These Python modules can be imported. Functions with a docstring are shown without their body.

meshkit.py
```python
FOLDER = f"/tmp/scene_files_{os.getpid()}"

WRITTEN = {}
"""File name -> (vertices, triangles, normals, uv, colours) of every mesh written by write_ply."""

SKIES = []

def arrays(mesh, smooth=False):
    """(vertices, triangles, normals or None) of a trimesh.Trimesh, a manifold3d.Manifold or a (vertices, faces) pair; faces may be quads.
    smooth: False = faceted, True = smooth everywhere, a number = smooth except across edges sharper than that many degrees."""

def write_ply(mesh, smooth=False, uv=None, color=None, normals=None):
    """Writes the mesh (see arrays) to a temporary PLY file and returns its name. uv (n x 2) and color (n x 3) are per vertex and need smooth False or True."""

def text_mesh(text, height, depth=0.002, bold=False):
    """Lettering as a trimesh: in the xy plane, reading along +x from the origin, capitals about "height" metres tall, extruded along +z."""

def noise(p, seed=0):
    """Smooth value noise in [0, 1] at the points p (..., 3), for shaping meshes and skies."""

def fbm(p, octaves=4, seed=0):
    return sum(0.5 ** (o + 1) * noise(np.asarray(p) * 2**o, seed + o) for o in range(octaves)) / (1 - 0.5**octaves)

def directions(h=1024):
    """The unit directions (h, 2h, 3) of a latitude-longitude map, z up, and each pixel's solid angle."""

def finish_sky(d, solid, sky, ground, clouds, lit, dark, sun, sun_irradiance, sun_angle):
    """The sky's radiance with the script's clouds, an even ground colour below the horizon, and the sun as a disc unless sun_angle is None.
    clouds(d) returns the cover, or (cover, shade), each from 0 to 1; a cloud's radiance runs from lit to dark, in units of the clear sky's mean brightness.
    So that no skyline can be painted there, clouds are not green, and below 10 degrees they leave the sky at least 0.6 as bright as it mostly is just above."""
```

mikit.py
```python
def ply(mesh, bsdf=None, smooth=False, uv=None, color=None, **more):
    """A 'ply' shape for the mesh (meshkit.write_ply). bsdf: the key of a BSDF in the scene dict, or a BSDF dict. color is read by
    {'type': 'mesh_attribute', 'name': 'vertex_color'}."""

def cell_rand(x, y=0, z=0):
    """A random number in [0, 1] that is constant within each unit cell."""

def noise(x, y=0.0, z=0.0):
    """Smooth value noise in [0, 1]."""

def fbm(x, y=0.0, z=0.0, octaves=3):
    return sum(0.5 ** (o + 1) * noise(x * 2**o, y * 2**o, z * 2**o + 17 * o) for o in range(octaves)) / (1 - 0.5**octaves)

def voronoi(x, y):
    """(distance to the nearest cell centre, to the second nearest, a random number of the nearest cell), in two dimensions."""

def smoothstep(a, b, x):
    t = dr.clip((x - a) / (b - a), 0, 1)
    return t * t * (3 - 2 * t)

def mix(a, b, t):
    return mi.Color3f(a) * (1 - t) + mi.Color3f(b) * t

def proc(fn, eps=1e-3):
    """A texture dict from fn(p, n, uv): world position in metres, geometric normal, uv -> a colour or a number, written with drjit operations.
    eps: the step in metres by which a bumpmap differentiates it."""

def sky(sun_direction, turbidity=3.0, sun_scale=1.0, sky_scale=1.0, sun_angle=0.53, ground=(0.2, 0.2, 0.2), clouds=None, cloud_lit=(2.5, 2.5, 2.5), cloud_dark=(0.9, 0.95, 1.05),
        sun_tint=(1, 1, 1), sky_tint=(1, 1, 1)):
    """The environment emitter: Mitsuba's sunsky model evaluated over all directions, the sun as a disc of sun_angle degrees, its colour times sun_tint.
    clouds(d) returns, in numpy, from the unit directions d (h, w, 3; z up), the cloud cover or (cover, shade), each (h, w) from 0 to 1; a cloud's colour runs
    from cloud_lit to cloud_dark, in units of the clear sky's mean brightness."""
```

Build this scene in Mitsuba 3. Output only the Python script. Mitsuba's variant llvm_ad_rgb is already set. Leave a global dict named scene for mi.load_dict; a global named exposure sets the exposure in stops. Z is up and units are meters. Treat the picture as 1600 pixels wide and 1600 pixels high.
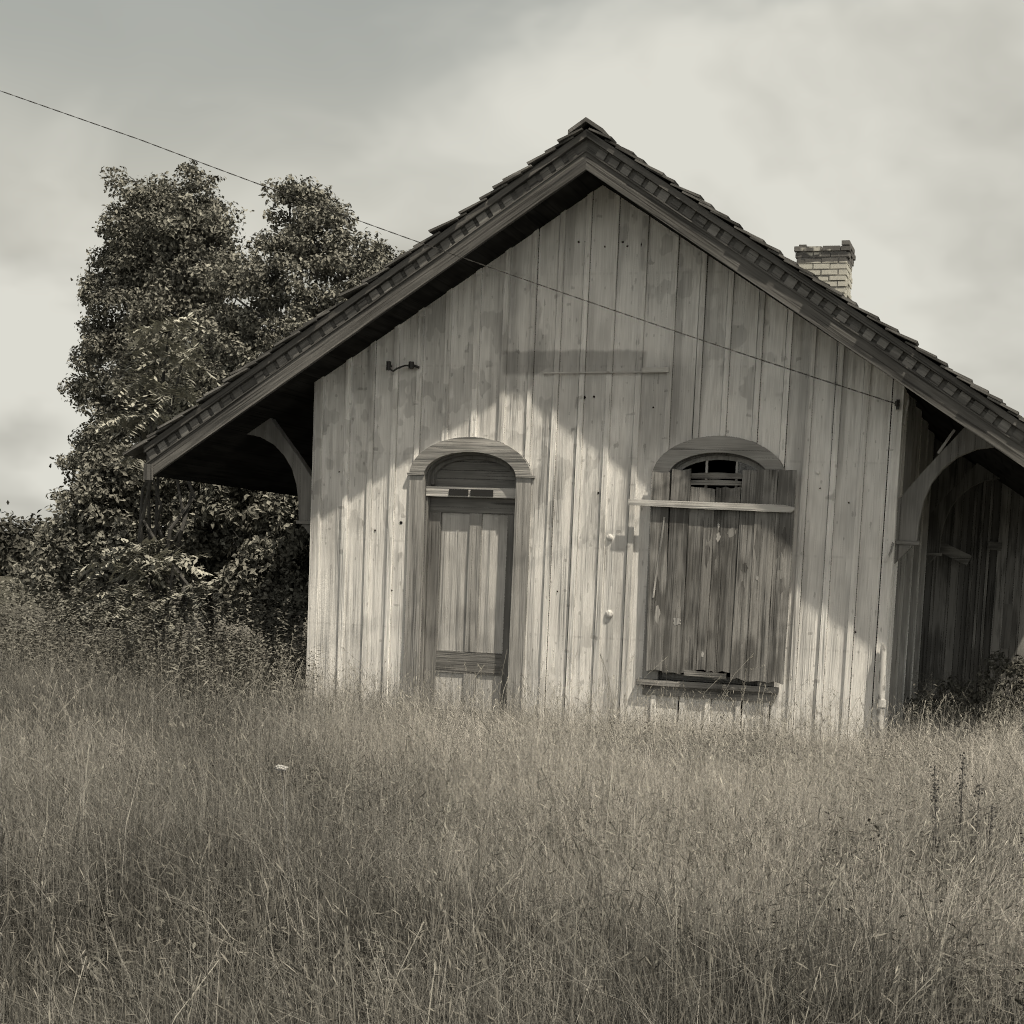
import math, random
import numpy as np, trimesh, drjit as dr
import mitsuba as mi
import mikit, meshkit
from mikit import proc, noise, fbm, smoothstep, mix, cell_rand
from shapely.geometry import Polygon, box as sbox
from shapely.ops import unary_union

random.seed(11)
rng = np.random.default_rng(11)
T = mi.ScalarTransform4f
scene, labels = {}, {}

# ------------------------------------------------------------------ camera, sky, exposure
EYE = np.array([4.2413, -15.6508, 1.6])
YAW, PITCH, ROLL = 0.29946, -0.10202, 0.0426
fw = np.array([-math.sin(YAW) * math.cos(PITCH), math.cos(YAW) * math.cos(PITCH), math.sin(PITCH)])
rt = np.cross(fw, [0, 0, 1]); rt /= np.linalg.norm(rt); up = np.cross(rt, fw)
up = -math.sin(ROLL) * rt + math.cos(ROLL) * up
scene['camera'] = {
    'type': 'perspective', 'fov': math.degrees(2 * math.atan(800 / 2493.17)), 'fov_axis': 'x',
    'principal_point_offset_x': -15.7 / 1600, 'principal_point_offset_y': -353.9 / 1600,
    'near_clip': 0.1, 'far_clip': 3000.0,
    'to_world': T().look_at(origin=EYE.tolist(), target=(EYE + fw).tolist(), up=up.tolist()),
}
SUN = (0.85, -0.65, 2.01)


def clouds(d):
    z = np.maximum(d[..., 2], 0.0)
    p = np.stack([d[..., 0] / (z + 0.35), d[..., 1] / (z + 0.35), 0 * z], -1)
    w = np.stack([meshkit.fbm(p * 2.3 + 3.1, 4, 5), meshkit.fbm(p * 2.3 + 8.7, 4, 6), 0 * z], -1) - 0.5
    n = meshkit.fbm(p * np.array([2.6, 3.2, 1]) + 1.5 * w + np.array([4.0, 1.0, 0]), 6, 2)
    cover = 0.86 + 2.6 * (n - 0.5) + 1.25 * d[..., 0] - 5.0 * np.clip(z - 0.25, -0.3, 0.14) + 0.4 * np.exp(-z / 0.09)
    cover = np.clip(cover, 0, 1)
    cover = 0.10 + 0.90 * cover * cover * (3 - 2 * cover)
    shade = np.clip(0.45 + 4.0 * (meshkit.fbm(p * 4.1 + 1.2 * w + 9.0, 6, 8) - 0.5), 0, 1)
    return cover, shade


scene['sky'] = mikit.sky(SUN, turbidity=4, sun_angle=0.8, sun_scale=0.60, sky_scale=0.74, sun_tint=(0.95, 1.02, 1.06), sky_tint=(1.72, 1.05, 0.555),
                         clouds=clouds, cloud_lit=(1.76, 1.735, 1.56), cloud_dark=(1.20, 1.18, 1.05))
exposure = 2.36

# ------------------------------------------------------------------ helpers


def numbered(key):
    if key not in scene and key not in labels:
        return key
    k = 1
    while f'{key}_{k:03d}' in scene or f'{key}_{k:03d}' in labels:
        k += 1
    return f'{key}_{k:03d}'


def put(name, mesh, bsdf, parent=None, grain=0.0, smooth=False, color=None, **lab):
    key = numbered((parent + '__' if parent else '') + name)
    if isinstance(mesh, (list, tuple)) and mesh and isinstance(mesh[0], trimesh.Trimesh):
        mesh = trimesh.util.concatenate(list(mesh))
    uv = None
    if color is None and smooth in (False, True) and isinstance(mesh, trimesh.Trimesh):
        uv = np.tile([[random.random(), grain]], (len(mesh.vertices), 1))
    scene[key] = mikit.ply(mesh, bsdf, smooth, uv=uv, color=color)
    if lab:
        labels[key] = lab
    return key


def tag(key, label, category=None, **more):
    labels[key] = {'label': label, **({'category': category} if category else {}), **more}
    return key


def bx(x0, x1, y0, y1, z0, z1):
    m = trimesh.creation.box(extents=(x1 - x0, y1 - y0, z1 - z0))
    m.apply_translation(((x0 + x1) / 2, (y0 + y1) / 2, (z0 + z1) / 2))
    return m


def obb(c, ext, rot=(0, 0, 0)):
    m = trimesh.creation.box(extents=ext)
    m.apply_transform(trimesh.transformations.euler_matrix(*rot))
    m.apply_translation(c)
    return m


def prism(poly, y0, y1):
    """An outline in (x, z), extruded from y0 to y1."""
    poly = poly if hasattr(poly, 'geoms') or hasattr(poly, 'exterior') else Polygon(poly)
    out = []
    for g in getattr(poly, 'geoms', [poly]):
        if g.geom_type != 'Polygon' or g.area < 1e-5:
            continue
        m = trimesh.creation.extrude_polygon(g, y1 - y0, engine='earcut')
        v = m.vertices
        m.vertices = np.stack([v[:, 0], y1 - v[:, 2], v[:, 1]], 1)
        out.append(m)
    return trimesh.util.concatenate(out) if out else None


def prism_x(poly, x0, x1):
    """An outline in (y, z), extruded from x0 to x1."""
    m = trimesh.creation.extrude_polygon(Polygon(poly), x1 - x0, engine='earcut')
    v = m.vertices
    m.vertices = np.stack([x0 + v[:, 2], v[:, 0], v[:, 1]], 1)
    return m


def tube(pts, rad, sides=6):
    p = np.asarray(pts, float)
    t = np.gradient(p, axis=0)
    t /= np.linalg.norm(t, axis=1, keepdims=True) + 1e-12
    ref = np.array([0, 0, 1.0]) if abs(t[:, 2]).mean() < 0.8 else np.array([1.0, 0, 0])
    a = np.cross(t, ref); a /= np.linalg.norm(a, axis=1, keepdims=True) + 1e-12
    b = np.cross(t, a)
    ang = np.arange(sides) * 2 * np.pi / sides
    r = np.broadcast_to(rad, (len(p),))[:, None, None]
    v = p[:, None] + r * (np.cos(ang)[None, :, None] * a[:, None] + np.sin(ang)[None, :, None] * b[:, None])
    i, j = np.meshgrid(np.arange(len(p) - 1), np.arange(sides), indexing='ij')
    q = np.stack([i * sides + j, i * sides + (j + 1) % sides, (i + 1) * sides + (j + 1) % sides, (i + 1) * sides + j], -1).reshape(-1, 4)
    f = np.vstack([q[:, [0, 2, 1]], q[:, [0, 3, 2]]])
    n = len(p)
    cap = [[0, k, k + 1] for k in range(1, sides - 1)] + [[(n - 1) * sides, (n - 1) * sides + k + 1, (n - 1) * sides + k] for k in range(1, sides - 1)]
    return trimesh.Trimesh(v.reshape(-1, 3), np.vstack([f, cap]), process=False)


# ------------------------------------------------------------------ materials


def h2(ix, iy):
    h = ix * 374761393 + iy * 668265263
    h = (h ^ (h >> 13)) * 1274126177
    return mi.Float((h ^ (h >> 16)) & 0xFFFFFF) * (1 / 16777215.0)


def n2(x, y):
    """Smooth value noise in the plane."""
    x, y = mi.Float(x), mi.Float(y)
    fx, fy = dr.floor(x), dr.floor(y)
    ix, iy = mi.UInt32(mi.Int32(fx) + 1000000), mi.UInt32(mi.Int32(fy) + 1000000)
    tx, ty = x - fx, y - fy
    tx, ty = tx * tx * (3 - 2 * tx), ty * ty * (3 - 2 * ty)
    return dr.lerp(dr.lerp(h2(ix, iy), h2(ix + 1, iy), tx), dr.lerp(h2(ix, iy + 1), h2(ix + 1, iy + 1), tx), ty)


def f2(x, y, octaves=2):
    return sum(0.5 ** (o + 1) * n2(x * 2 ** o + 13 * o, y * 2 ** o + 7 * o) for o in range(octaves)) / (1 - 0.5 ** octaves)


def axes(p, uv):
    k = uv.y
    c, s = 0.838, 0.545
    horiz = (k > 0.1) & (k < 0.4)
    deep = (k >= 0.4) & (k < 0.6)
    rr = (k >= 0.6) & (k < 0.9)
    rl = k >= 0.9
    al = dr.select(horiz, p.x, dr.select(deep, p.y, dr.select(rr, p.x * c - p.z * s, dr.select(rl, p.x * c + p.z * s, p.z))))
    ac = dr.select(horiz, p.z + p.y, dr.select(deep, p.z + p.x, dr.select(rr, p.z * c + p.x * s, dr.select(rl, p.z * c - p.x * s, p.x + p.y))))
    return al, ac


def wood_tex(light, dark, amount=0.5, vary=0.3, stains=False, sharp=0.16, gw=0.36, cr=0.75):
    def fn(p, n, uv):
        al, ac = axes(p, uv)
        o = uv.x * 91.7
        g1 = f2(ac * 21 + o, al * 0.9 + o * 3.1, 2)
        g2 = n2(ac * 130 + o, al * 6)
        bl = f2(ac * 5 + o, al * 3.2 - o, 3)
        v = gw * g1 + 0.14 * g2 + (0.86 - gw) * bl
        t = smoothstep(amount - sharp, amount + sharp, v)
        tone = 1 - vary * 0.5 + vary * h2(mi.UInt32(uv.x * 65535.0), mi.UInt32(7))
        crack = smoothstep(cr, cr + 0.07, n2(ac * 75 + o * 2, al * 1.1 + o))
        tone = tone * (0.92 + 0.16 * g2) * (1 - 0.45 * crack)
        if stains:
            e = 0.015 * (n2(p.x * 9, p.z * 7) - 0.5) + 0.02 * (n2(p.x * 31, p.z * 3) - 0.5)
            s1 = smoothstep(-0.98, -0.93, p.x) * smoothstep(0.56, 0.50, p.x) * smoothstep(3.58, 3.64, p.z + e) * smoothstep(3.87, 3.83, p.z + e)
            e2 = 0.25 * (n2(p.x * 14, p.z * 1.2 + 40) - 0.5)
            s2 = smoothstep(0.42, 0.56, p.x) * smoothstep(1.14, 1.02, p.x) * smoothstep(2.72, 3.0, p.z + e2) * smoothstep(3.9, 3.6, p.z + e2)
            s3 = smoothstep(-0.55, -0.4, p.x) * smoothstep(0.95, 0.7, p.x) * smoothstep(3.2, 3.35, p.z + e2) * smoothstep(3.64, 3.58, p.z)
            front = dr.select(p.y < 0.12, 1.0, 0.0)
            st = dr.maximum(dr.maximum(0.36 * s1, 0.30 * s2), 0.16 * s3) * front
            # rain streaks and dark weathering blotches
            rs = smoothstep(0.62, 0.78, f2(ac * 8 + 3.3, al * 0.55 + 7, 2))
            tone = tone * (1 - st) * (1 - 0.24 * rs)
            speck = smoothstep(0.90, 0.95, n2(ac * 29 + 5, al * 13))
            peel = smoothstep(0.57, 0.63, f2(ac * 7 + o, al * 4.5 + o, 3)) * smoothstep(0.5, 0.7, n2(ac * 1.3, al * 0.8))
            rust = smoothstep(0.018, 0.004, dr.abs(al - 0.9 * dr.round(al / 0.9) - 0.1)) * smoothstep(0.35, 0.8, n2(ac * 60, al * 2))
            tone = tone * (1 - 0.30 * speck) * (1 - 0.20 * peel) * (1 - 0.12 * rust)
        return mix(dark, light, t) * tone
    return proc(fn)


def grain_bump(p, n, uv):
    al, ac = axes(p, uv)
    o = uv.x * 91.7
    return 0.7 * n2(ac * 110 + o, al * 4) + 0.6 * n2(ac * 30 + o, al * 0.9 + o * 3.1)


BUMP = proc(grain_bump, 2e-3)


def wood(name, *a, bump=0.004, **k):
    if not bump:
        scene[name] = {'type': 'twosided', 'bsdf': {'type': 'diffuse', 'reflectance': wood_tex(*a, **k)}}
        return
    scene[name] = {'type': 'twosided', 'bsdf': {'type': 'bumpmap', 'bump': BUMP, 'scale': bump,
                   'bsdf': {'type': 'diffuse', 'reflectance': wood_tex(*a, **k)}}}


def tint(v, w=0.985):
    return (v, v * 0.995, v * w)


wood('wall_paint', tint(0.83), tint(0.69), amount=0.46, vary=0.10, stains=True, sharp=0.24, gw=0.08, cr=0.92)
wood('catchlight_batten_paint', tint(0.87), tint(0.72), amount=0.44, vary=0.16, stains=True, sharp=0.24, gw=0.08, cr=0.93)  # wall paint worn a little paler, plus light caught on the battens mixed in
wood('casing_paint', tint(0.40), tint(0.27), amount=0.5, vary=0.12, sharp=0.25, cr=0.85)
wood('door_paint', tint(0.25), tint(0.17), amount=0.5, vary=0.12, sharp=0.25, cr=0.85)
wood('barge_paint', tint(0.155), tint(0.10), amount=0.5, vary=0.15, sharp=0.3, gw=0.5)
wood('dentil_paint', tint(0.23), tint(0.14), amount=0.5, vary=0.4, bump=0)
wood('bare_boards', tint(0.27), tint(0.12), amount=0.49, vary=0.45, sharp=0.16, gw=0.26, cr=0.8)
wood('pale_board', tint(0.55), tint(0.36), amount=0.44, vary=0.1, sharp=0.24, gw=0.15, cr=0.92)
wood('dark_wood', tint(0.035), tint(0.02), amount=0.5, vary=0.3, bump=0)  # near black so the shade under the roof sits in the colour itself
wood('shade_stain_wood', tint(0.24), tint(0.11), amount=0.5, vary=0.5, bump=0)  # wall boards with eave shade mixed into the colour; also serves stain patches
wood('shingle_wood', tint(0.19), tint(0.09), amount=0.5, vary=0.6, bump=0)


def brick_tex(p, n, uv):
    b = fbm(p.x * 14, p.y * 14, p.z * 22 + uv.x * 9, 3)
    wash = smoothstep(0.42, 0.50, fbm(p.x * 6 + 4, p.y * 6, p.z * 7, 3) + 0.2 - 0.42 * smoothstep(5.83, 5.87, p.z) + 0.12 * smoothstep(5.6, 5.3, p.z))
    base = mix(tint(0.12), tint(0.20), b) * (0.75 + 0.5 * cell_rand(uv.x * 77))
    return mix(base, tint(0.55, 0.92), wash)


scene['brick'] = {'type': 'twosided', 'bsdf': {'type': 'diffuse', 'reflectance': proc(brick_tex)}}
scene['mortar'] = {'type': 'twosided', 'bsdf': {'type': 'diffuse', 'reflectance': {'type': 'rgb', 'value': tint(0.42)}}}
scene['black_iron'] = {'type': 'twosided', 'bsdf': {'type': 'principled', 'base_color': {'type': 'rgb', 'value': tint(0.02)}, 'roughness': 0.5}}
scene['hole_dark'] = {'type': 'twosided', 'bsdf': {'type': 'diffuse', 'reflectance': {'type': 'rgb', 'value': tint(0.012)}}}
scene['cable_rubber'] = {'type': 'twosided', 'bsdf': {'type': 'diffuse', 'reflectance': {'type': 'rgb', 'value': tint(0.07)}}}
scene['zinc'] = {'type': 'twosided', 'bsdf': {'type': 'principled', 'base_color': proc(lambda p, n, uv: mix(tint(0.55), tint(0.22), smoothstep(0.45, 0.62, fbm(p.x * 30, p.y * 30, p.z * 9, 3)))), 'roughness': 0.55, 'specular': 0.4}}
scene['glass'] = {'type': 'thindielectric', 'int_ior': 1.5}
scene['soil'] = {'type': 'twosided', 'bsdf': {'type': 'diffuse', 'reflectance': proc(lambda p, n, uv: mix(tint(0.05, 0.85), tint(0.13, 0.85), fbm(p.x * 1.7, p.y * 1.7, 0, 4)))}}
scene['leaf'] = {'type': 'twosided', 'bsdf': {'type': 'diffuse', 'reflectance': {'type': 'mesh_attribute', 'name': 'vertex_color'}}}
scene['blade'] = {'type': 'twosided', 'bsdf': {'type': 'diffuse', 'reflectance': {'type': 'mesh_attribute', 'name': 'vertex_color'}}}
scene['bark'] = {'type': 'twosided', 'bsdf': {'type': 'diffuse', 'reflectance': proc(lambda p, n, uv: mix(tint(0.05), tint(0.13), fbm(p.x * 25, p.y * 25, p.z * 5, 3)))}}

# ------------------------------------------------------------------ ground
g = np.concatenate([-np.geomspace(1500, 26, 14), np.linspace(-24, 24, 97), np.geomspace(26, 1500, 14)])
gx, gy = np.meshgrid(g, g, indexing='ij')
gz = 0.10 * (meshkit.fbm(np.stack([gx * 0.35, gy * 0.35, 0 * gx], -1), 3, 4) - 0.5) * np.exp(-(np.hypot(gx, gy) / 60) ** 2) - 0.02
gi = np.arange(len(g) ** 2).reshape(len(g), -1)
gq = np.stack([gi[:-1, :-1], gi[1:, :-1], gi[1:, 1:], gi[:-1, 1:]], -1).reshape(-1, 4)
put('ground', trimesh.Trimesh(np.stack([gx, gy, gz], -1).reshape(-1, 3), np.vstack([gq[:, [0, 1, 2]], gq[:, [0, 2, 3]]]), process=False), 'soil', smooth=True,
    label='dry soil under the tall meadow grass', kind='structure')

# ------------------------------------------------------------------ the depot
D = 'wooden_depot'
tag(D, 'weathered wooden gabled depot with boarded window, arched door and deep bracketed eaves', 'building')
H, S, XE, YF, LEN = 5.9, 0.65, 4.66, -0.65, 13.0          # ridge height, slope, eave half width, front of the rake, length
CS, SN = 1 / math.hypot(1, S), S / math.hypot(1, S)
HW = 3.0


def rake(sgn, a, b, x0=0.0, x1=XE):
    """A band parallel to the roof slope from a to b (vertical metres) below the roof's top line."""
    return Polygon([(sgn * x0, H - a - S * x0), (sgn * x1, H - a - S * x1), (sgn * x1, H - b - S * x1), (sgn * x0, H - b - S * x0)])


# openings
DX, WX = -1.26, 1.31


def arch(cx, hw, zs, rise, z0, n=28):
    t = np.linspace(0, math.pi, n)
    return Polygon([(cx + hw, z0)] + [(cx + hw * math.cos(a), zs + rise * math.sin(a)) for a in t] + [(cx - hw, z0)])


door_out, door_in = arch(DX, 0.66, 2.58, 0.40, -0.05), arch(DX, 0.50, 2.58, 0.25, -0.05)
win_out, win_in = arch(WX, 0.66, 2.62, 0.41, 0.52), arch(WX, 0.50, 2.62, 0.25, 0.62)
gable = Polygon([(-HW, -0.05), (HW, -0.05), (HW, H - 0.24 - S * HW), (0, H - 0.24), (-HW, H - 0.24 - S * HW)])
sheath = gable.buffer(-0.01).difference(unary_union([door_in, win_in]))
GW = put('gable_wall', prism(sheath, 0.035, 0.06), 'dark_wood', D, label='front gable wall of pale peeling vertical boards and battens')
seams = [-2.92, -2.65, -2.38, -2.12, -1.86, -1.56, -1.25, -0.95, -0.66, -0.39, -0.12, 0.16, 0.46, 0.77, 1.06, 1.33, 1.64, 1.92, 2.15, 2.42, 2.68, 2.93]
edges = [-HW] + seams[1:-1] + [HW]
solid_openings = unary_union([door_in.buffer(0.05), win_in.buffer(0.05)])
for a, b in zip(edges[:-1], edges[1:]):
    gap = 0.082 if b == HW else 0.029 + random.uniform(0.003, 0.010)      # shrunk away from the batten on one side
    poly = sbox(a + (0.004 if a == -HW else 0.03), -0.1, b - gap, 7).intersection(gable).difference(solid_openings)
    y = random.uniform(-0.004, 0.004)
    for piece in getattr(poly, 'geoms', [poly]):
        if piece.area > 0.004:
            put('board', prism(piece, y, 0.03 + 0.001 * random.random()), 'wall_paint', GW)
casings = unary_union([door_out, win_out]).buffer(0.004)
gable_b = gable.buffer(-0.004)
for x in seams[1:-1]:
    lean = random.uniform(-0.012, 0.012)
    wd = random.uniform(0.025, 0.029)
    strip = Polygon([(x - wd - lean, -0.1), (x + wd - lean, -0.1), (x + wd + lean, 7), (x - wd + lean, 7)])
    poly = strip.intersection(gable_b).difference(casings)
    for piece in getattr(poly, 'geoms', [poly]):
        if piece.area > 0.004:
            put('batten', prism(piece, -0.027 + random.uniform(-0.003, 0.003), 0.0055), 'catchlight_batten_paint', GW)
for sx in (-1, 1):    # corner boards
    put('corner_board', prism(sbox(min(sx * 2.93, sx * 3.03), -0.05, max(sx * 2.93, sx * 3.03), 3.70).intersection(Polygon([(-4, -1), (4, -1), (4, H - 0.25 - 4 * S), (0, H - 0.25), (-4, H - 0.25 - 4 * S)])), -0.034, 0.006), 'wall_paint', GW)
for (x, z, r) in [(0.44, 4.87, 0.028), (-0.22, 4.91, 0.011), (-0.15, 4.91, 0.010), (0.05, 4.86, 0.009), (0.23, 4.9, 0.011), (0.28, 4.86, 0.010), (-0.09, 3.39, 0.017), (0.01, 3.40, 0.012),
                  (-2.01, 2.09, 0.016), (-2.30, 2.0, 0.010), (-2.09, 1.38, 0.009), (2.72, 1.19, 0.009), (2.58, 2.42, 0.009), (0.62, 3.3, 0.009), (2.3, 2.55, 0.008), (-0.28, 1.45, 0.008), (-2.73, 2.6, 0.008), (0.10, 2.45, 0.010)]:
    c = trimesh.creation.cylinder(radius=r, height=0.003, sections=10)
    c.apply_transform(trimesh.transformations.rotation_matrix(math.pi / 2, (1, 0, 0)))
    c.apply_translation((x, -0.0062, z))
    put('hole', c, 'hole_dark', GW)
for (x, z, r) in [(0.24, 2.01, 0.035), (0.27, 1.245, 0.042), (2.27, 2.70, 0.02)]:
    s = trimesh.creation.icosphere(subdivisions=2, radius=r)
    s.vertices = s.vertices * [1, 0.6, 1] + [x, -0.008, z]
    put('knob', s, 'wall_paint', GW, smooth=True)
# narrow ledge left from a sign
put('ledge_strip', obb((0.12, -0.040, 3.635), (1.28, 0.018, 0.014), (0, -0.012, 0)), 'wall_paint', GW, grain=0.25)
put('ledge_strip', obb((0.63, -0.045, 3.66), (0.27, 0.03, 0.045), (0.2, -0.02, 0)), 'wall_paint', GW, grain=0.25, label='short split end of the sign ledge')

# roof ----------------------------------------------------------------
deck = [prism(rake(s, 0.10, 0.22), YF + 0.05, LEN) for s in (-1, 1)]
RF = put('roof', deck, 'dark_wood', D, grain=0.5, label='steep gable roof with soffit boards coloured black for the eave shade')
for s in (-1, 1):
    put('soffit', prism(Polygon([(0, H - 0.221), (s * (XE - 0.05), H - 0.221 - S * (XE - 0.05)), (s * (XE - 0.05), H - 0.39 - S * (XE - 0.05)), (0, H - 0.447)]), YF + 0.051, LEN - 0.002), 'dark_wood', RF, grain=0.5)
field = []
EXPO, THK = 0.19, 0.024
n_course = int(XE / CS / EXPO) + 1


def shingle(sgn, k, y0, y1, lift, slip):
    t0 = k * EXPO + slip
    t1 = t0 + EXPO * 1.6
    t0 = max(t0, 0.03)
    def at(t, h):
        x, z = t * CS, H - 0.095 - t * SN
        return (sgn * (x + h * SN), z + h * CS)
    return prism(Polygon([at(t0, 0.004), at(t1, 0.036 + lift), at(t1, 0.036 + THK + lift), at(t0, 0.02)]), y0, y1)


for s in (-1, 1):
    for k in range(n_course):
        j = random.uniform
        put('shingle', shingle(s, k, YF - 0.06 + j(-0.03, 0.015), YF + 0.14, j(-0.006, 0.006) + (0.02 if random.random() < 0.08 else 0), j(-0.08, 0.06)), 'shingle_wood', RF, grain=0.8 if s > 0 else 1.0)
        y = YF + 0.143
        while y < LEN:
            w = j(0.12, 0.5)
            field.append(shingle(s, k, y + 0.002, min(y + w, LEN), j(-0.004, 0.012), j(-0.03, 0.03)))
            y += w
field = trimesh.util.concatenate(field)
put('shingle_field', field, 'shingle_wood', RF, grain=0.5)
labels[RF + '__shingle_field'] = {'label': 'weathered wooden shingles covering both slopes', 'kind': 'stuff'}
for s in (-1, 1):
    put('ridge_board', prism(rake(s, -0.004, 0.035, 0.0 if s > 0 else 0.0, 0.17), YF - 0.075, LEN), 'shingle_wood', RF, grain=0.5)
# rake trim: crown board, dentil course, bargeboard
for s, gr in ((-1, 1.0), (1, 0.8)):
    BG = put('bargeboard', prism(rake(s, 0.285, 0.455), YF, YF + 0.045), 'barge_paint', D, grain=gr)
    put('crown_board', prism(rake(s, 0.095, 0.165), YF - 0.035, YF + 0.045), 'barge_paint', BG, grain=gr)
    put('frieze_board', prism(rake(s, 0.167, 0.283), YF + 0.022, YF + 0.045), 'barge_paint', BG, grain=gr)
    put('shadow_mould', prism(rake(s, 0.277, 0.292), YF - 0.012, YF - 0.001), 'barge_paint', BG, grain=gr)
    t = 0.16
    while t * CS < XE - 0.08:
        w = 0.098 + random.uniform(-0.008, 0.008)
        def at(tt, h):
            return (s * (tt * CS + h * SN), H - 0.167 - tt * SN + h * CS)
        hh = -0.088 + random.uniform(-0.006, 0.004)
        if not (random.random() < 0.03):
            put('dentil', prism(Polygon([at(t, -0.002), at(t + w, -0.002), at(t + w, hh), at(t, hh)]), YF + 0.003 + random.uniform(-0.006, 0.004), YF + 0.021), 'dentil_paint', BG, grain=gr)
        t += 0.147
for s in (-1, 1):
    x0, x1 = sorted((s * (XE - 0.045), s * (XE - 0.004)))
    zt = H - 0.11 - S * XE
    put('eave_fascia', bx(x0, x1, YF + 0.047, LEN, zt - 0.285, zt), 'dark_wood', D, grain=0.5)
    x0, x1 = sorted((s * (XE + 0.001), s * (XE - 0.10)))
    put('rake_end_block', bx(x0, x1, YF - 0.03, YF - 0.004, zt - 0.335, zt - 0.17), 'barge_paint', D)

# side and back walls ---------------------------------------------------
ZS = H - 0.23 - S * HW


def side_wall(name, sgn, y0, y1, lab):
    x_in, x_out = sgn * (HW - 0.05), sgn * (HW - 0.022)
    K = put(name, bx(*sorted((x_in, x_out)), y0 + 0.07, y1, -0.05, ZS - 0.03), 'dark_wood', D, label=lab)
    y = y0 + 0.065
    first = True
    while y < y1 - 0.05:
        w = min(random.uniform(0.25, 0.3), y1 - y)
        xo = sgn * (HW + random.uniform(-0.003, 0.003))
        put('board', bx(*sorted((sgn * (HW - 0.02), xo)), y + 0.003, y + w - 0.003, -0.05, ZS), 'wall_paint', K)
        if not first:
            put('batten', bx(*sorted((sgn * (HW - 0.004), sgn * (HW + 0.026))), y - 0.026, y + 0.026, -0.05, ZS - 0.004), 'catchlight_batten_paint', K)
        first = False
        y += w
    if sgn > 0:
        for yp in (0.75, 1.7, 2.9, 4.2):
            put('post', bx(HW + 0.004, HW + 0.085, yp, yp + 0.14, -0.05, ZS - 0.05), 'casing_paint', K)
    put('corner_board', bx(*sorted((sgn * (HW - 0.003), sgn * (HW + 0.031))), 0.0075, 0.10, -0.05, ZS + 0.02), 'wall_paint', K)
    return K


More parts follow.
